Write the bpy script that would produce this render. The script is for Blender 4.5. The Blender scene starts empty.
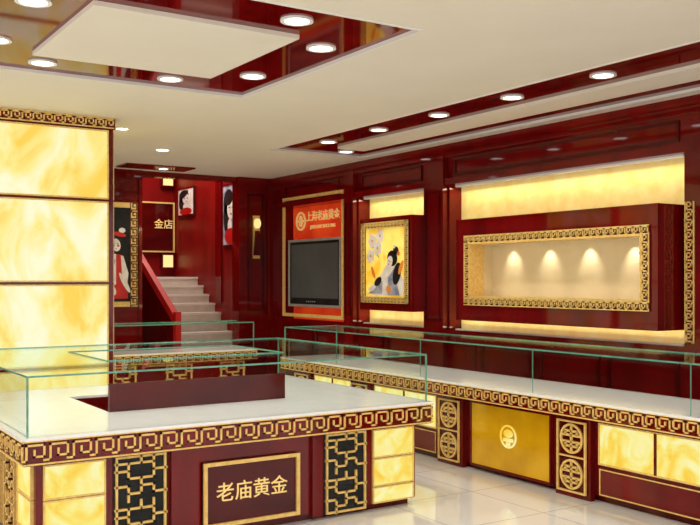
import bpy, bmesh, math
from mathutils import Vector, Matrix
S=bpy.context.scene
try: S.view_settings.view_transform='Standard'
except Exception: pass
COL=S.collection
# ---------------------------------------------------------------- materials
def nm(name):
    m=bpy.data.materials.new(name); m.use_nodes=True
    nt=m.node_tree; b=nt.nodes['Principled BSDF']; return m,nt,b
def coords(nt,scale=(1,1,1)):
    tc=nt.nodes.new('ShaderNodeTexCoord'); mp=nt.nodes.new('ShaderNodeMapping')
    mp.inputs['Scale'].default_value=scale
    nt.links.new(tc.outputs['Object'],mp.inputs['Vector']); return mp.outputs['Vector']
def noisy(name,c1,c2,scale=4,rough=.4,metal=0,detail=4,stretch=(1,1,1),emit=0,dist=0,lo=.35,hi=.65,spec=.5,base=None,mid=None):
    m,nt,b=nm(name)
    n=nt.nodes.new('ShaderNodeTexNoise'); n.inputs['Scale'].default_value=scale; n.inputs['Detail'].default_value=detail
    n.inputs['Distortion'].default_value=dist
    nt.links.new(coords(nt,stretch),n.inputs['Vector'])
    r=nt.nodes.new('ShaderNodeValToRGB'); r.color_ramp.elements[0].position=lo; r.color_ramp.elements[1].position=hi
    r.color_ramp.elements[0].color=(*c1,1); r.color_ramp.elements[1].color=(*c2,1)
    if mid:
        e=r.color_ramp.elements.new(mid[0]); e.color=(*mid[1],1)
    nt.links.new(n.outputs['Fac'],r.inputs['Fac'])
    if base: b.inputs['Base Color'].default_value=(*base,1)
    else: nt.links.new(r.outputs['Color'],b.inputs['Base Color'])
    b.inputs['Roughness'].default_value=rough; b.inputs['Metallic'].default_value=metal
    b.inputs['Specular IOR Level'].default_value=spec
    if emit:
        nt.links.new(r.outputs['Color'],b.inputs['Emission Color']); b.inputs['Emission Strength'].default_value=emit
    return m
RED=noisy('red_lacquer',(.115,.0014,.0018),(.185,.0035,.003),3,.05,0,6,(1,1,.25),spec=.36)
REDM=noisy('red_satin_wall',(.17,.003,.003),(.24,.006,.005),3,.35,0,6,(1,1,.25),spec=.2)
REDB=noisy('red_bright',(.42,.008,.006),(.52,.016,.010),3,.3,emit=.12)  # slight emission brightens this red, though nothing made of it is a lamp
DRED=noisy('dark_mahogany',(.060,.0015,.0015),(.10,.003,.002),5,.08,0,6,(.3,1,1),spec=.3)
ORG=noisy('orange_red_glow',(.62,.035,.008),(.85,.08,.015),2,.4,emit=.35,spec=.2)  # lit look of the TV niche put into emission; no lamp behind
GOLD=noisy('gold_leaf',(.80,.50,.13),(.92,.64,.22),30,.4,0,spec=.4)
GOLDT=noisy('gold_letters',(.90,.62,.20),(.95,.70,.28),30,.4,0,emit=.25)  # emission added so the lettering reads brighter
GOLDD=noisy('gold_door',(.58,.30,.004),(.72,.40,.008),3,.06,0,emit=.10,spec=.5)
CREAM=noisy('ceiling_paint',(.80,.74,.63),(.82,.76,.65),2,.8,spec=.2)
NICHE=noisy('niche_gold_wallpaper_glow',(.80,.61,.20),(.88,.72,.30),6,.6,emit=.26)  # wallpaper emission paints in an even glow beside the cove strips
CASEIN=noisy('case_lining',(.80,.66,.40),(.84,.70,.44),6,.6)
ONYX=noisy('backlit_onyx',(1.0,.66,.10),(1.0,.97,.66),1.7,.3,0,8,(1,1,.6),emit=.97,dist=1.9,lo=.33,hi=.62,spec=.12,base=(.05,.04,.01),mid=(.47,(1.0,.86,.30)))
ONYXP=noisy('backlit_onyx_counter',(1.0,.64,.06),(1.0,.95,.45),4,.3,0,8,emit=.92,dist=1.4,lo=.34,hi=.62,spec=.12,base=(.05,.04,.01),mid=(.48,(1.0,.84,.20)))
WHITE=noisy('white_quartz',(.88,.90,.93),(.92,.94,.96),8,.12)
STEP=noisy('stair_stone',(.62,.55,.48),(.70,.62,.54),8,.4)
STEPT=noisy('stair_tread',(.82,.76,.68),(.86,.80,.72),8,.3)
PLW=noisy('white_trim',(.82,.80,.76),(.84,.82,.78),3,.5)
SIL=noisy('silver_plastic',(.42,.42,.40),(.5,.5,.48),10,.3,.3)
SCR=noisy('tv_screen',(.085,.095,.09),(.12,.13,.125),1.2,.35,spec=.3)
BLK=noisy('black_paint',(.01,.01,.01),(.02,.02,.02),5,.4,spec=.2)
SKIN=noisy('painted_white',(.75,.68,.60),(.9,.86,.8),9,.5)
BLUE=noisy('painted_grey_blue',(.20,.23,.32),(.50,.50,.60),9,.5)
ORN=noisy('painted_orange',(.8,.22,.03),(.9,.35,.05),8,.5)
PYEL=noisy('painted_yellow',(.92,.52,.02),(1.0,.84,.22),3,.5,0,5,emit=.35,dist=1)
LAMP,nt,b=nm('lamp_glow'); b.inputs['Base Color'].default_value=(1,1,1,1); b.inputs['Emission Color'].default_value=(1,.98,.93,1); b.inputs['Emission Strength'].default_value=6
WARM,nt,b=nm('warm_lightbox'); b.inputs['Base Color'].default_value=(.3,.2,.1,1); b.inputs['Emission Color'].default_value=(1,.78,.3,1); b.inputs['Emission Strength'].default_value=1.0
def glassmat():
    m=bpy.data.materials.new('clear_glass'); m.use_nodes=True; nt=m.node_tree; nt.nodes.clear()
    o=nt.nodes.new('ShaderNodeOutputMaterial'); t=nt.nodes.new('ShaderNodeBsdfTransparent'); t.inputs[0].default_value=(.98,.997,.992,1)
    g=nt.nodes.new('ShaderNodeBsdfGlossy'); g.inputs['Roughness'].default_value=.01; g.inputs[0].default_value=(.9,1,.95,1)
    lw=nt.nodes.new('ShaderNodeLayerWeight'); lw.inputs[0].default_value=.10
    mx=nt.nodes.new('ShaderNodeMixShader'); mm=nt.nodes.new('ShaderNodeMath'); mm.operation='MULTIPLY'; mm.inputs[1].default_value=.35
    nt.links.new(lw.outputs['Fresnel'],mm.inputs[0]); nt.links.new(mm.outputs[0],mx.inputs[0])
    nt.links.new(t.outputs[0],mx.inputs[1]); nt.links.new(g.outputs[0],mx.inputs[2]); nt.links.new(mx.outputs[0],o.inputs[0]); return m
GLASS=glassmat()
GEDGE=noisy('glass_edge_green',(.08,.28,.20),(.14,.40,.29),20,.1)
def tilemat():
    m,nt,b=nm('floor_tiles')
    br=nt.nodes.new('ShaderNodeTexBrick'); br.offset=0; br.inputs['Scale'].default_value=1
    br.inputs['Brick Width'].default_value=.8; br.inputs['Row Height'].default_value=.8; br.inputs['Mortar Size'].default_value=.005
    br.inputs['Color1'].default_value=(.82,.82,.81,1); br.inputs['Color2'].default_value=(.86,.86,.85,1); br.inputs['Mortar'].default_value=(.45,.45,.44,1)
    nt.links.new(coords(nt),br.inputs['Vector']); nt.links.new(br.outputs['Color'],b.inputs['Base Color'])
    b.inputs['Roughness'].default_value=.03; b.inputs['Specular IOR Level'].default_value=.9; return m
TILE=tilemat()
# ---------------------------------------------------------------- mesh accumulator
class FY:
    def __init__(s,y): s.y=y
    def P(s,a,b,c): return (a,s.y-c,b)
class FX:
    def __init__(s,x): s.x=x
    def P(s,a,b,c): return (s.x-c,a,b)
class FXp:
    def __init__(s,x): s.x=x
    def P(s,a,b,c): return (s.x+c,a,b)
class FYp:
    def __init__(s,y): s.y=y
    def P(s,a,b,c): return (a,s.y+c,b)
class FD:
    def __init__(s,z): s.z=z
    def P(s,a,b,c): return (a,b,s.z-c)
class M:
    def __init__(s,name): s.name=name; s.v=[]; s.f=[]; s.mi=[]; s.ms=[]
    def idx(s,m):
        if m not in s.ms: s.ms.append(m)
        return s.ms.index(m)
    def prism(s,lo,hi,m):
        n=len(lo); k=len(s.v); s.v+=list(lo)+list(hi); i=s.idx(m)
        s.f.append([k+j for j in range(n)][::-1]); s.f.append([k+n+j for j in range(n)])
        for j in range(n): s.f.append([k+j,k+(j+1)%n,k+n+(j+1)%n,k+n+j])
        s.mi+= [i]*(n+2)
    def box(s,x0,x1,y0,y1,z0,z1,m):
        s.prism([(x0,y0,z0),(x1,y0,z0),(x1,y1,z0),(x0,y1,z0)],[(x0,y0,z1),(x1,y0,z1),(x1,y1,z1),(x0,y1,z1)],m)
    def fb(s,F,a0,a1,b0,b1,c0,c1,m):
        s.poly(F,[(a0,b0),(a1,b0),(a1,b1),(a0,b1)],c0,c1,m)
    def poly(s,F,pts,c0,c1,m):
        s.prism([F.P(a,b,c0) for a,b in pts],[F.P(a,b,c1) for a,b in pts],m)
    def ell(s,F,a,b,ra,rb,c0,c1,m,seg=24,rot=0):
        cr,sr=math.cos(rot),math.sin(rot); pts=[]
        for i in range(seg):
            t=2*math.pi*i/seg; x=ra*math.cos(t); y=rb*math.sin(t)
            pts.append((a+x*cr-y*sr,b+x*sr+y*cr))
        s.poly(F,pts,c0,c1,m)
    def ring(s,F,a,b,r0,r1,c0,c1,m,seg=28):
        for i in range(seg):
            t0=2*math.pi*i/seg; t1=2*math.pi*(i+1)/seg
            s.poly(F,[(a+r0*math.cos(t0),b+r0*math.sin(t0)),(a+r1*math.cos(t0),b+r1*math.sin(t0)),(a+r1*math.cos(t1),b+r1*math.sin(t1)),(a+r0*math.cos(t1),b+r0*math.sin(t1))],c0,c1,m)
    def frame(s,F,a0,a1,b0,b1,w,c0,c1,m):
        s.fb(F,a0,a1,b1-w,b1,c0,c1,m); s.fb(F,a0,a1,b0,b0+w,c0,c1,m)
        s.fb(F,a0,a0+w,b0+w,b1-w,c0,c1,m); s.fb(F,a1-w,a1,b0+w,b1-w,c0,c1,m)
    def segs(s,F,a,b,ua,ub,sg,t,c0,c1,m,swap=False):
        for (x0,y0,x1,y1) in sg:
            if swap: x0,y0,x1,y1=y0,x0,y1,x1
            X0=a+min(x0,x1)*ua-t/2; X1=a+max(x0,x1)*ua+t/2; Y0=b+min(y0,y1)*ub-t/2; Y1=b+max(y0,y1)*ub+t/2
            s.fb(F,X0,X1,Y0,Y1,c0,c1,m)
    def key(s,F,a0,a1,b0,b1,c0,c1,m,border=True,t=None):
        h=b1-b0; t=t or h*.10
        if border: s.fb(F,a0,a1,b0,b0+t*.8,c0,c1,m); s.fb(F,a0,a1,b1-t*.8,b1,c0,c1,m)
        ih=h*.62; o=b0+h*.19; n=max(1,round((a1-a0)/(ih*1.55))); p=(a1-a0)/n; ua=p/5.4; ub=ih/4
        K=[(0,0,0,4),(0,4,4,4),(4,4,4,1),(4,1,1.8,1),(1.8,1,1.8,2.6),(-1.4,0,0,0)]
        for i in range(n): s.segs(F,a0+i*p+1.0*ua,o,ua,ub,[k if i or k[0]>=0 else (-.5,0,0,0) for k in K],t,c0,c1,m)
    def keyv(s,F,a0,a1,b0,b1,c0,c1,m,border=True,t=None):
        w=a1-a0; t=t or w*.10
        if border: s.fb(F,a0,a0+t*.8,b0,b1,c0,c1,m); s.fb(F,a1-t*.8,a1,b0,b1,c0,c1,m)
        iw=w*.62; o=a0+w*.19; n=max(1,round((b1-b0)/(iw*1.55))); p=(b1-b0)/n; ub=p/5.4; ua=iw/4
        K=[(0,0,0,4),(0,4,4,4),(4,4,4,1),(4,1,1.8,1),(1.8,1,1.8,2.6),(-1.4,0,0,0)]
        for i in range(n): s.segs(F,o,b0+i*p+1.0*ub,ua,ub,[k if i or k[0]>=0 else (-.5,0,0,0) for k in K],t,c0,c1,m,swap=True)
    def lattice(s,F,a0,a1,b0,b1,c0,c1,m,t=.014):
        s.frame(F,a0,a1,b0,b1,t,c0,c1,m)
        L=[(0,5,2,5),(2,5,2,6),(1,3,1,5),(1,3,3,3),(3,3,3,5),(3,4,4,4),(3,5,2,5),(2,2,2,3),(2,2,3,2),(3,1,3,2),(3,1,4,1),(0,2,1,2),(1,0,1,2),(1,1,2,1),(2,1,2,2),(0,4,1,4),(3,5,3,6)]
        n=max(1,round((b1-b0)/((a1-a0)*1.0))); h=(b1-b0)/n
        for i in range(n): s.segs(F,a0,b0+i*h,(a1-a0)/4,h/6,L,t,c0,c1,m)
    def build(s,bevel=0,parent=None):
        me=bpy.data.meshes.new(s.name); me.from_pydata(s.v,[],s.f)
        for m in s.ms: me.materials.append(m)
        me.polygons.foreach_set('material_index',s.mi)
        bm=bmesh.new(); bm.from_mesh(me); bmesh.ops.recalc_face_normals(bm,faces=bm.faces); bm.to_mesh(me); bm.free(); me.update()
        o=bpy.data.objects.new(s.name,me); COL.objects.link(o)
        if bevel:
            bv=o.modifiers.new('bevel','BEVEL'); bv.width=bevel; bv.segments=2; bv.limit_method='ANGLE'
        if parent: o.parent=parent
        return o
def text(name,body,loc,size,rot,mat,parent,ext=.006,off=.012):
    c=bpy.data.curves.new(name,'FONT'); c.body=body; c.size=size; c.extrude=ext; c.align_x='CENTER'; c.align_y='CENTER'; c.offset=size*off
    o=bpy.data.objects.new(name,c); COL.objects.link(o); o.location=loc; o.rotation_euler=rot; c.materials.append(mat); o.parent=parent
    return o
R90=math.pi/2
def light(kind,name,loc,energy,color,rot=(0,0,0),parent=None,**k):
    l=bpy.data.lights.new(name,kind); l.energy=energy; l.color=color
    for a,v in k.items(): setattr(l,a,v)
    o=bpy.data.objects.new(name,l); COL.objects.link(o); o.location=loc; o.rotation_euler=rot
    if parent: o.parent=parent
    return o
H=3.36; REC=.02
# ---------------------------------------------------------------- floor / ceiling
m=M('floor'); m.box(-5,7.45,-4,17.4,-.1,0,TILE); m.build()
R1=(1.08,3.70,4.80,7.48); I1=(1.68,3.10,5.41,6.87)
R2=(5.45,6.88,1.5,10.28); I2=(6.10,6.50,2.2,9.68)
m=M('ceiling')
xs=sorted({-5,7.45,R1[0],R1[1],R2[0],R2[1]}); ys=sorted({-4,13.4,R1[2],R1[3],R2[2],R2[3]})
for i in range(len(xs)-1):
    for j in range(len(ys)-1):
        cx=(xs[i]+xs[i+1])/2; cy=(ys[j]+ys[j+1])/2
        if any(r[0]<cx<r[1] and r[2]<cy<r[3] for r in (R1,R2)): continue
        m.box(xs[i],xs[i+1],ys[j],ys[j+1],H,H+.16,CREAM)
for r,q in ((R1,I1),(R2,I2)):
    m.box(r[0],r[1],r[2],r[3],H+REC,H+.16,RED)
    m.box(q[0],q[1],q[2],q[3],H-.01,H+REC,CREAM)
    m.frame(FD(H),r[0],r[1],r[2],r[3],.022,-REC,.006,PLW)
m.build()
m=M('trim_ceiling_strip'); m.box(4.35,5.4,12.5,12.95,H-.02,H,RED); m.build()
def downlight(x,y,z,r=.10,e=32,lit=True):
    m=M('recessed_downlight'); F=FD(z); m.ring(F,x,y,r*.82,r*1.08,-.005,.012,PLW); m.ell(F,x,y,r*.84,r*.84,-.005,.006,LAMP)
    o=m.build()
    if lit: light('SPOT','lamp',(x,y,z-.04),e,(1,.93,.82),(0,0,0),o,spot_size=math.radians(140),spot_blend=.8,shadow_soft_size=.08)
zr=H+REC
for x,y in ((1.38,5.62),(1.38,6.66),(3.40,5.62),(3.40,6.70),(1.83,7.17),(2.87,7.17),(1.87,5.11),(2.91,5.11)): downlight(x,y,zr)
for k in range(7): downlight(5.79,9.40-1.072*k,zr)
downlight(6.42,9.98,zr)
downlight(3.32,9.69,H,.08); downlight(4.98,12.7,H-.02,.08)
for x,y in ((-1,2),(1.5,1.5),(4,2),(-1,-1),(2,-1.5),(-2,6),(-2,9),(4.3,11)): downlight(x,y,H,.1,60)  # fill downlights added to brighten the room, nearly all out of view
# ---------------------------------------------------------------- right wall
WX=7.15; F=FX(WX)
m=M('wall_right'); m.box(7.35,7.45,-1,17.4,0,5,REDM); m.build()
m=M('trim_panelling_right')
m.box(WX,7.35,-1,13.3,0,1.08,RED)
m.box(WX,7.35,-1,13.3,2.87,H,RED)
for a,b in ((-1,5.35),(8.75,9.2),(10.78,11.15),(12.98,13.3)): m.box(WX,7.35,a,b,1.08,2.87,RED)
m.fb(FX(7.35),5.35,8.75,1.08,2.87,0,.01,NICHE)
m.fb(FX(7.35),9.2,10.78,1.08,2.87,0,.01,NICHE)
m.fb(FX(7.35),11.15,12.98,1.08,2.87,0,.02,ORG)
for z0,z1,c in ((3.27,H,.12),(3.21,3.27,.07),(2.87,2.95,.06)): m.fb(F,-1,13.3,z0,z1,0,c,RED)
for a,b in ((5.4,8.65),(9.3,10.7),(11.3,12.9),(1.5,5.0)): m.frame(F,a,b,2.98,3.18,.03,0,.02,DRED)
for a,b in ((8.78,9.17),(10.81,11.05)):
    m.fb(F,a,b,0,3.3,0,.08,RED); m.frame(F,a+.05,b-.05,1.2,2.8,.02,.08,.098,DRED)
m.fb(F,-1,13.3,1.02,1.09,0,.04,RED)
for k in range(8):
    a=5.4+k*.95
    m.frame(F,a,a+.85,.2,.95,.04,0,.02,DRED)
m.frame(F,4.2,5.12,1.25,2.75,.05,0,.025,DRED)
m.keyv(F,5.24,5.34,1.12,2.42,0,.014,GOLD,t=.012)
m.build()
for a,b in ((5.4,8.7),(9.25,10.73)):
    m=M('cove_lamp'); m.box(7.20,7.26,a,b,2.845,2.87,PLW); o=m.build()
    light('AREA','strip',(7.23,(a+b)/2,2.84),4*(b-a),(1,.84,.50),(0,math.radians(15),0),o,shape='RECTANGLE',size=.05,size_y=b-a)
    m=M('cove_lamp'); m.box(7.20,7.26,a,b,1.08,1.10,PLW); o=m.build()
    light('AREA','strip',(7.23,(a+b)/2,1.11),2.2*(b-a),(1,.84,.50),(math.pi,math.radians(-15),0),o,shape='RECTANGLE',size=.05,size_y=b-a)
# ---- display case
m=M('wall_display_case'); fx=6.85; F2=FX(fx); A0,A1,B0,B1=5.40,8.25,1.235,2.40; a0,a1,b0,b1=5.49,8.10,1.41,2.21
for (p,q,r,s) in ((A0,A1,b1,B1),(A0,A1,B0,b0),(A0,a0,b0,b1),(a1,A1,b0,b1)):
    m.box(fx,7.34,p,q,r,s,RED)
m.frame(F2,A0,A1,B0,B1,.02,0,.012,RED)
w=.09
m.frame(F2,a0,a1,b0,b1,w,-.03,.015,DRED)
m.key(F2,a0,a1,b1-w,b1,.015,.025,GOLD,t=.013); m.key(F2,a0,a1,b0,b0+w,.015,.025,GOLD,t=.013)
m.keyv(F2,a0,a0+w,b0+w,b1-w,.015,.025,GOLD,t=.013); m.keyv(F2,a1-w,a1,b0+w,b1-w,.015,.025,GOLD,t=.013)
m.frame(F2,a0+w,a1-w,b0+w,b1-w,.012,-.2,.03,GOLD)
m.box(7.2,7.33,a0,a1,b0,b1,CASEIN); m.box(fx+.03,7.2,a0,a1,b0,b0+w,CASEIN); m.box(fx+.03,7.2,a0,a1,b1-w,b1,CASEIN)
m.box(fx+.03,7.2,a0,a0+w,b0,b1,CASEIN); m.box(fx+.03,7.2,a1-w,a1,b0,b1,CASEIN)
ys_=(5.95,6.52,7.09,7.66)
for y in ys_: m.ring(FD(b1-w),7.10,y,.02,.035,0,.01,SIL,16)
case=m.build()
for y in ys_: light('SPOT','case_spot',(7.06,y,b1-w-.02),5,(1,.95,.80),(0,math.radians(-30),0),case,spot_size=math.radians(70),spot_blend=.9,shadow_soft_size=.015)
light('AREA','case_strip',(6.95,(a0+a1)/2,b1-w-.01),4,(1,.80,.45),(0,math.radians(0),0),case,shape='RECTANGLE',size=.04,size_y=2.3)
# ---- painting box
m=M('framed_painting'); A0,A1,B0,B1=9.12,10.28,1.30,2.52
m.box(fx,7.34,A0,A1,B0,B1,RED)
m.frame(F2,A0,A1,B0,B1,.03,0,.01,RED)
a0,a1,b0,b1=9.16,10.22,1.40,2.46
m.frame(F2,a0,a1,b0,b1,.07,0,.03,DRED)
m.key(F2,a0,a1,b1-.08,b1,.03,.04,GOLD,t=.013); m.key(F2,a0,a1,b0,b0+.08,.03,.04,GOLD,t=.013); m.keyv(F2,a0,a0+.08,b0,b1,.03,.04,GOLD,t=.013); m.keyv(F2,a1-.08,a1,b0,b1,.03,.04,GOLD,t=.013)
m.fb(F2,a0+.08,a1-.08,b0+.08,b1-.08,0,.012,PYEL)
E=lambda a,b,ra,rb,c,mt,rot=0: m.ell(F2,a,b,ra,rb,c,c+.002,mt,24,rot)
PP=lambda pts,c,mt: m.poly(F2,pts,c,c+.002,mt)
for (a,b) in ((9.98,2.22),(9.80,2.28),(10.02,2.02),(9.86,2.12)):
    for k in range(5): E(a+.05*math.cos(k*1.257),b+.05*math.sin(k*1.257),.05,.04,.013+.0003*k,SKIN,k*1.257)
    E(a,b,.018,.018,.016,ORN)
E(9.93,2.10,.16,.008,.0128,BLK,.8)
PP([(9.66,1.90),(9.42,1.88),(9.28,1.70),(9.27,1.50),(9.95,1.50),(10.08,1.58),(9.84,1.70)],.014,SKIN)
PP([(9.62,1.84),(9.50,1.86),(9.36,1.50),(9.62,1.50)],.0165,BLUE)
PP([(9.74,1.72),(9.95,1.56),(10.10,1.52),(9.75,1.52)],.017,BLUE)
E(9.42,1.78,.08,.15,.0175,BLK,.35); E(9.66,1.78,.19,.055,.018,SKIN,-.5); E(9.84,1.68,.09,.05,.0195,BLK,-.5)
E(9.52,1.98,.11,.10,.019,BLK,.3); E(9.44,2.08,.06,.05,.019,BLK,.4); E(9.57,1.94,.06,.075,.0215,SKIN,.45)
E(9.60,1.955,.012,.005,.024,BLK,.4); E(9.565,1.94,.012,.005,.024,BLK,.4); E(9.595,1.905,.012,.006,.024,REDB)
E(9.38,2.04,.03,.03,.022,ORN); E(9.47,2.13,.025,.025,.022,SKIN)
E(9.33,1.86,.035,.10,.020,ORN,.5); E(9.60,1.58,.05,.05,.020,ORN); E(9.95,1.80,.03,.09,.020,ORN,-.5)
m.build()
# ---- TV wall
m=M('wall_signboard'); F3=FX(7.33)
m.frame(FX(7.15),11.15,12.98,1.12,3.02,.05,0,.03,GOLD)
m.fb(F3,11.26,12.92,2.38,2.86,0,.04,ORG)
m.ring(F3,12.66,2.64,.12,.15,.04,.06,GOLDT); m.ell(F3,12.66,2.64,.05,.09,.04,.06,GOLDT); m.fb(F3,12.57,12.75,2.625,2.655,.04,.062,GOLDT)
sb=m.build()
text('sign_text','上海老庙黄金',(7.275,11.98,2.69),.165,(R90,0,-R90),GOLDT,sb)
text('sign_subtext','JEWELLERY SINCE 1906',(7.275,11.98,2.53),.072,(R90,0,-R90),GOLDT,sb)
m=M('wall_television'); F4=FX(7.30)
m.fb(F4,11.30,12.88,1.28,2.34,0,.10,SIL); m.fb(F4,11.33,12.85,1.31,2.31,.10,.115,BLK); m.fb(F4,11.39,12.79,1.42,2.26,.115,.12,SCR)
m.frame(F4,11.30,12.88,1.28,2.34,.04,.10,.13,SIL)
for k in range(5): m.ell(F4,12.3-.06*k,1.365,.012,.012,.115,.125,SIL,10)
m.box(7.28,7.33,11.9,12.3,1.6,2.0,BLK)
m.build(bevel=.006)
# ---------------------------------------------------------------- back wall + stairwell
F=FY(13.3)
m=M('wall_back_left'); m.box(-5,4.86,13.3,13.45,0,H+.1,RED); m.build()
m=M('trim_back_left'); m.fb(F,-5,4.86,3.24,H,0,.05,RED); m.fb(F,4.81,4.86,0,3.24,0,.04,RED)
for a in (.6,1.6,2.6): m.frame(F,a,a+.9,.3,3.1,.05,0,.03,DRED)
m.build()
m=M('wall_back_right'); m.box(6.45,7.15,13.3,13.45,0,H+.1,RED); m.fb(F,6.45,7.15,3.24,H,0,.08,RED)
m.fb(F,6.45,6.60,0,3.24,0,.10,RED); m.fb(F,6.98,7.15,0,3.24,0,.10,RED); m.frame(F,6.64,6.94,1.2,3.1,.03,0,.03,DRED); m.build()
m=M('wall_back_header'); m.box(4.86,6.45,13.3,13.45,H-.08,5,RED); m.box(-5,4.86,13.3,13.45,H+.1,5,RED); m.box(6.45,7.35,13.3,13.45,H+.1,5,RED); m.build()
m=M('wall_stairwell_left'); m.box(4.7,4.85,13.45,17.3,0,5,REDM); m.build()
m=M('wall_stairwell_back'); m.box(4.7,7.35,17.3,17.4,0,5,REDM); m.build()
m=M('wall_stairwell_right'); m.box(7.0,7.35,13.45,17.3,0,5,REDM); FS=FX(7.0); m.build()
m=M('trim_stairwell'); m.fb(FS,15.0,15.25,1.3,5,0,.03,RED); m.fb(FS,13.5,13.7,0,5,0,.03,RED); m.build()
m=M('ceiling_stairwell'); m.box(4.7,7.35,13.45,17.4,5,5.1,CREAM); m.build()
light('AREA','stairwell_fill_light',(5.9,15.3,4.9),110,(1,.92,.82),(0,0,0),None,shape='RECTANGLE',size=1.0,size_y=2.0)  # unseen light added to brighten the stairs, no fixture modelled
m=M('staircase')
for i in range(11):
    y=13.48+.26*i; z=.16*(i+1)
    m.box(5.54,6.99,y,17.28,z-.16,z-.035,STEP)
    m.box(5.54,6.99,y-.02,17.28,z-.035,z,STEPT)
m.build()
m=M('stair_balustrade'); FB=FX(5.53)
def zz(y): return .16+(y-13.46)*.615
m.poly(FB,[(13.46,0),(16.3,0),(16.3,zz(16.3)+.85),(13.46,zz(13.46)+.85)],0,.05,RED)
m.poly(FB,[(13.40,zz(13.40)+.85),(16.3,zz(16.3)+.85),(16.3,zz(16.3)+1.0),(13.40,zz(13.40)+1.0)],0,.09,REDB)
m.fb(FB,13.36,13.47,0,1.20,0,.09,REDB)
m.build()
def portrait(name,F,a0,a1,b0,b1,bg):
    m=M(name); m.fb(F,a0,a1,b0,b1,.003,.03,BLK); m.frame(F,a0,a1,b0,b1,.025,.03,.045,RED); m.fb(F,a0+.025,a1-.025,b0+.025,b1-.025,.03,.034,bg)
    w=a1-a0; h=b1-b0; ca=(a0+a1)/2
    def e(a,b,ra,rb,c,mt,rot=0): m.ell(F,ca+a*w,b0+b*h,ra*w,rb*h,c,c+.0015,mt,20,rot)
    e(.12,.70,.30,.22,.035,BLK); e(.25,.48,.18,.26,.035,BLK); e(-.02,.60,.22,.17,.037,SKIN); e(.10,.76,.26,.10,.039,BLK,-.3)
    e(-.12,.62,.05,.008,.041,BLK); e(.06,.62,.05,.008,.041,BLK); e(-.04,.515,.05,.013,.041,REDB)
    e(.0,.16,.36,.13,.0365,REDB); e(.05,.32,.12,.12,.036,SKIN)
    return m.build()
portrait('portrait_poster',FS,14.25,14.93,2.30,3.40,BLUE)
portrait('portrait_poster',FS,16.2,17.0,2.95,3.5,SKIN)
# opera picture
m=M('opera_poster'); F=FY(13.297); a0,a1,b0,b1=3.95,4.79,1.30,2.86
m.fb(F,a0,a1,b0,b1,0,.06,GOLD); m.keyv(F,a1-.13,a1,b0,b1,.06,.07,DRED); m.keyv(F,a0,a0+.13,b0,b1,.06,.07,DRED); m.fb(F,a0+.13,a1-.13,b0+.08,b1-.08,.06,.075,BLK)
e=lambda a,b,ra,rb,c,mt,rot=0: m.ell(F,a-.03,b,ra,rb,c,c+.002,mt,24,rot)
P2=lambda pts,c,mt: m.poly(F,pts,c,c+.002,mt)
P2([(4.24,1.42),(4.62,1.42),(4.63,1.62),(4.56,1.95),(4.42,2.0),(4.30,1.75)],.076,REDB)
P2([(4.36,2.10),(4.55,2.06),(4.63,1.80),(4.60,1.55),(4.50,1.72),(4.42,1.62),(4.30,1.90)],.079,SKIN)
P2([(4.44,2.08),(4.51,2.08),(4.55,1.45),(4.44,1.45)],.082,REDB)
e(4.36,1.84,.035,.20,.085,BLUE,-.5); e(4.60,1.66,.035,.17,.085,SKIN,.5); e(4.40,1.55,.06,.09,.085,SKIN,.6)
e(4.50,2.27,.12,.16,.082,BLK,.2); e(4.47,2.22,.065,.095,.085,SKIN,.15); e(4.52,2.38,.10,.035,.088,REDB,-.2); e(4.56,2.44,.05,.04,.088,SKIN)
for s in (-1,1): e(4.465+s*.028,2.24,.013,.005,.088,BLK); e(4.465+s*.035,2.21,.018,.018,.0875,REDB)
e(4.465,2.165,.012,.006,.0885,REDB)
m.build()
m=M('hanging_shop_sign'); F=FY(17.3); m.fb(F,6.20,6.98,2.25,3.25,0,.08,DRED); m.frame(F,6.20,6.98,2.25,3.25,.03,.08,.1,GOLD); sg=m.build()
text('sign_text','金店',(6.745,17.2,2.80),.20,(R90,0,0),GOLDT,sg,off=.006)
m=M('wall_lightbox'); m.fb(F,6.72,6.94,3.58,3.76,0,.12,WARM); m.frame(F,6.70,6.96,3.56,3.78,.025,0,.13,RED); m.build()
m=M('wall_lightbox'); m.fb(F,6.72,6.94,1.95,2.2,.0,.12,WARM); m.frame(F,6.70,6.96,1.93,2.22,.025,.0,.13,RED); m.build()
m=M('wall_sconce'); F=FY(13.3); m.fb(F,6.74,6.86,2.05,2.75,.0,.03,GOLD); m.ell(F,6.8,2.62,.05,.08,.03,.09,WARM,16); m.poly(F,[(6.74,2.1),(6.86,2.1),(6.83,2.5),(6.77,2.5)],.03,.08,DRED); m.build()
# ---------------------------------------------------------------- illuminated column
m=M('illuminated_column'); x0,x1,y0,y1=1.40,3.05,9.17,10.6
m.box(x0,x1,y0,y1,0,H,RED)
for F,a0,a1 in ((FY(y0),x0,x1),(FX(x0),y0,y1),(FXp(x1),y0,y1),(FYp(y1),x0,x1)):
    m.fb(F,a0,a1,3.25,H-.001,0,.02,RED); m.key(F,a0,a1,3.25,H-.002,.02,.03,GOLD,t=.014)
    for z0,z1 in ((.0,.80),(.84,1.645),(1.68,2.49),(2.525,3.22)):
        m.fb(F,a0+.07,a1-.07,z0+.01,z1,.0,.02,ONYX)
        m.frame(F,a0+.055,a1-.055,z0-.0,z1+.01,.015,0,.028,GOLD)
m.build()
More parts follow.
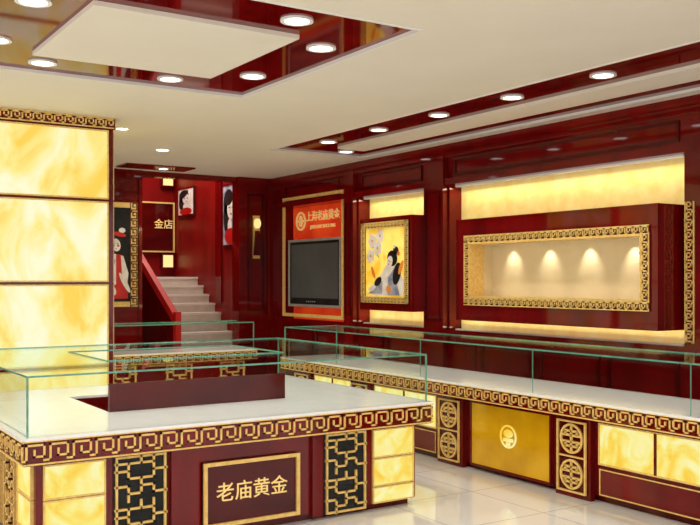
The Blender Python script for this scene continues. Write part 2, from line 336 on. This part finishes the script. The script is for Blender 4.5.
# ---------------------------------------------------------------- counters
ZS=.78; ZG=1.13
def yellow_rows(m,F,a0,a1):
    for z0,z1 in ((.06,.165),(.185,.375),(.395,.59)):
        m.fb(F,a0,a1,z0,z1,0,.012,ONYXP); m.frame(F,a0-.008,a1+.008,z0-.008,z1+.008,.010,0,.02,GOLD)
def shou(m,F,a,b,r,c0,c1,mt):
    t=r*.15
    m.ring(F,a,b,r*.85,r,c0,c1,mt)
    m.fb(F,a-t/2,a+t/2,b-r*.9,b+r*.9,c0,c1,mt)
    for y,wd in ((.5,.55),(.22,.8),(-.22,.8),(-.5,.55)): m.fb(F,a-r*wd,a+r*wd,b+y*r-t/2,b+y*r+t/2,c0,c1,mt)
    for s in (-1,1):
        m.fb(F,a+s*r*.5-t/2,a+s*r*.5+t/2,b-r*.5,b-r*.22,c0,c1,mt); m.fb(F,a+s*r*.5-t/2,a+s*r*.5+t/2,b+r*.22,b+r*.5,c0,c1,mt)
def emblem_col(m,F,a,w=.30):
    a0,a1=a-w/2,a+w/2
    m.fb(F,a0-.03,a1+.03,0,.62,0,.05,RED); m.fb(F,a0,a1,.04,.60,.05,.058,DRED); m.frame(F,a0,a1,.04,.60,.014,.058,.075,GOLD)
    shou(m,F,a,.46,.118,.058,.072,GOLD); shou(m,F,a,.18,.118,.058,.072,GOLD)
    m.fb(F,a0+.02,a1-.02,.314,.326,.058,.072,GOLD)
# --- island
m=M('island_display_counter')
X0,X1,Y0,Y1=1.27,4.28,5.43,7.85; x0,x1,y0,y1=2.04,3.43,6.24,7.20
def ringboxes(i,z0,z1,mt):
    m.box(X0+i,X1-i,Y0+i,y0-0,z0,z1,mt); m.box(X0+i,X1-i,y1,Y1-i,z0,z1,mt); m.box(X0+i,x0,y0,y1,z0,z1,mt); m.box(x1,X1-i,y0,y1,z0,z1,mt)
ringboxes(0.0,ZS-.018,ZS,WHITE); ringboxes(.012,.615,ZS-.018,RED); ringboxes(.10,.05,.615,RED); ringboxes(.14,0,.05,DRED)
for F,a0,a1 in ((FY(Y0+.012),X0,X1),(FX(X0+.012),Y0,Y1),(FXp(X1-.012),Y0,Y1),(FYp(Y1-.012),X0,X1)):
    m.key(F,a0,a1,.62,ZS-.016,0,.011,GOLD,t=.012)
F=FY(Y0+.10)
yellow_rows(m,F,1.42,1.78); m.fb(F,1.835,2.195,.03,.61,0,.004,BLK); m.lattice(F,1.85,2.18,.03,.60,.004,.02,GOLD)
m.fb(F,2.43,3.15,.07,.50,0,.025,DRED); m.frame(F,2.43,3.15,.07,.50,.025,.0,.045,GOLD)
m.fb(F,3.365,3.735,.03,.61,0,.004,BLK); m.lattice(F,3.38,3.72,.03,.60,.004,.02,GOLD); yellow_rows(m,F,3.79,4.15)
for a in (2.25,3.30): m.fb(F,a-.04,a+.04,.03,.61,0,.03,RED)
for F in (FX(X0+.10),FXp(X1-.10)):
    for a in (5.58,7.37): yellow_rows(m,F,a,a+.33)
    for a in (6.0,7.0): m.lattice(F,a,a+.3,.03,.60,0,.02,GOLD)
    m.frame(F,6.4,6.9,.07,.55,.03,0,.03,GOLD)
m.box(x0,x1,y0-.03,y0,ZS,.975,DRED)
g=.01; i=.04
m.box(X0+i,X1-i,Y0+i,Y0+i+g,ZS,ZG,GLASS); m.box(X0+i,X0+i+g,Y0+i+g,Y1-i,ZS,ZG,GLASS); m.box(X1-i-g,X1-i,Y0+i+g,Y1-i,ZS,ZG,GLASS); m.box(X0+i+g,X1-i-g,Y1-i-g,Y1-i,ZS,ZG,GLASS)
for (p,q,r,s) in ((X0+i,X1-i,Y0+i,y0),(X0+i,X1-i,y1,Y1-i),(X0+i,x0,y0,y1),(x1,X1-i,y0,y1)): m.box(p,q,r,s,ZG,ZG+.008,GLASS)
e=.006
for (p,q,r,s) in ((X0+i,X1-i,Y0+i-e,Y0+i),(X0+i-e,X0+i,Y0+i,Y1-i),(X1-i,X1-i+e,Y0+i,Y1-i),(X0+i,X1-i,Y1-i,Y1-i+e),(x0,x1,y0,y0+e),(x0,x1,y1-e,y1),(x0-e,x0,y0,y1),(x1,x1+e,y0,y1)): m.box(p,q,r,s,ZG-.002,ZG+.009,GEDGE)
for (p,q) in ((X0+i,Y0+i),(X1-i,Y0+i),(X0+i,Y1-i),(X1-i,Y1-i)): m.box(p-.006,p+.004,q-.006,q+.004,ZS,ZG,GEDGE)
isl=m.build()
text('plaque_text','老庙黄金',(2.79,Y0+.10-.026,.285),.135,(R90,0,0),GOLDT,isl,off=.002)
# --- wall-side long counter
m=M('long_display_counter'); X0,X1,Y0,Y1=5.24,6.05,2.2,9.6
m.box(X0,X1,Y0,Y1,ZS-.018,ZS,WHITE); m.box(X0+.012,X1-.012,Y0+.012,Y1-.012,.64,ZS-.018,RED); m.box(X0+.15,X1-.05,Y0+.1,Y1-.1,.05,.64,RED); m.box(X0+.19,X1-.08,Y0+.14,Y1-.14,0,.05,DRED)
m.key(FX(X0+.012),Y0,Y1,.645,ZS-.016,0,.011,GOLD,t=.011); m.key(FYp(Y1-.012),X0,X1,.645,ZS-.016,0,.011,GOLD,t=.011)
F=FX(X0+.15)
cols=[2.72,3.52,5.02,6.53,8.03,9.25]
for a in cols: emblem_col(m,F,a)
m.fb(F,5.27,6.28,.05,.64,0,.015,RED); m.fb(F,5.29,6.26,.06,.60,.015,.022,GOLDD); m.frame(F,5.28,6.27,.04,.615,.015,.015,.03,RED)
m.ring(F,5.78,.36,.085,.10,.022,.03,ONYXP); m.ell(F,5.78,.385,.055,.035,.022,.03,ONYXP,16); m.fb(F,5.72,5.84,.315,.345,.022,.03,ONYXP); m.fb(F,5.755,5.805,.28,.31,.022,.03,ONYXP)
for a0,a1 in ((3.75,4.78),(6.78,7.80),(8.25,9.02)):
    m.fb(F,a0,a1,.30,.60,0,.012,ONYXP); m.frame(F,a0-.01,a1+.01,.29,.61,.012,0,.02,GOLD); m.fb(F,(a0+a1)/2-.01,(a0+a1)/2+.01,.30,.60,.01,.022,RED)
    m.fb(F,a0,a1,.06,.26,0,.012,RED); m.frame(F,a0,a1,.06,.26,.008,.012,.02,GOLD)
m.box(X0+i,X0+i+g,Y0+i,Y1-i,ZS,ZG,GLASS); m.box(X0+i+g,X1-i,Y1-i-g,Y1-i,ZS,ZG,GLASS); m.box(X1-i-g,X1-i,Y0+i,Y1-i-g,ZS,ZG,GLASS); m.box(X0+i,X1-i,Y0+i,Y1-i,ZG,ZG+.008,GLASS)
for (p,q,r,s) in ((X0+i-e,X0+i,Y0+i,Y1-i),(X1-i,X1-i+e*1.5,Y0+i,Y1-i),(X0+i,X1-i,Y1-i,Y1-i+e)): m.box(p,q,r,s,ZG-.002,ZG+.009,GEDGE)
for (p,q) in ((X0+i,Y1-i),(X1-i,Y1-i)): m.box(p-.006,p+.004,q-.006,q+.004,ZS,ZG,GEDGE)
for y in (3.9,5.4,6.9,8.4): m.box(X0+i-.002,X0+i+.004,y-.002,y+.002,ZS,ZG,GEDGE)
m.build()
# --- far counter
m=M('far_display_counter'); X0,X1,Y0,Y1=3.4,5.6,10.9,11.5
m.box(X0,X1,Y0,Y1,ZS-.018,ZS,WHITE); m.box(X0+.012,X1-.012,Y0+.012,Y1-.012,.64,ZS-.018,RED); m.box(X0+.1,X1-.1,Y0+.1,Y1-.1,0,.64,RED)
m.key(FY(Y0+.012),X0,X1,.645,ZS-.016,0,.011,GOLD,t=.014)
for a in (3.6,4.35,5.1): m.lattice(FY(Y0+.1),a,a+.35,.05,.62,0,.02,GOLD,t=.02)
m.box(X0+i,X1-i,Y0+i,Y0+i+g,ZS,ZG,GLASS); m.box(X0+i,X1-i,Y0+i,Y1-i,ZG,ZG+.008,GLASS); m.box(X0+i,X0+i+g,Y0+i+g,Y1-i,ZS,ZG,GLASS); m.box(X1-i-g,X1-i,Y0+i+g,Y1-i,ZS,ZG,GLASS)
m.box(X0+i,X1-i,Y0+i-e,Y0+i,ZG-.002,ZG+.012,GEDGE); m.box(X0+i,X1-i,Y1-i,Y1-i+e,ZG-.002,ZG+.012,GEDGE)
for p in (X0+i,X1-i): m.box(p-.006,p+.006,Y0+i-.006,Y0+i+.004,ZS,ZG,GEDGE)
m.build()
# ---------------------------------------------------------------- world & camera
w=bpy.data.worlds.new('World'); S.world=w; w.use_nodes=True
w.node_tree.nodes['Background'].inputs[0].default_value=(1,.97,.93,1); w.node_tree.nodes['Background'].inputs[1].default_value=1.8
c=bpy.data.cameras.new('camera'); o=bpy.data.objects.new('camera',c); COL.objects.link(o)
o.location=(0,0,1.7); o.rotation_euler=(R90,0,-math.radians(33.0)); c.lens=909/700*36; c.sensor_width=36; c.shift_y=17.5/700; c.clip_end=200
S.camera=o
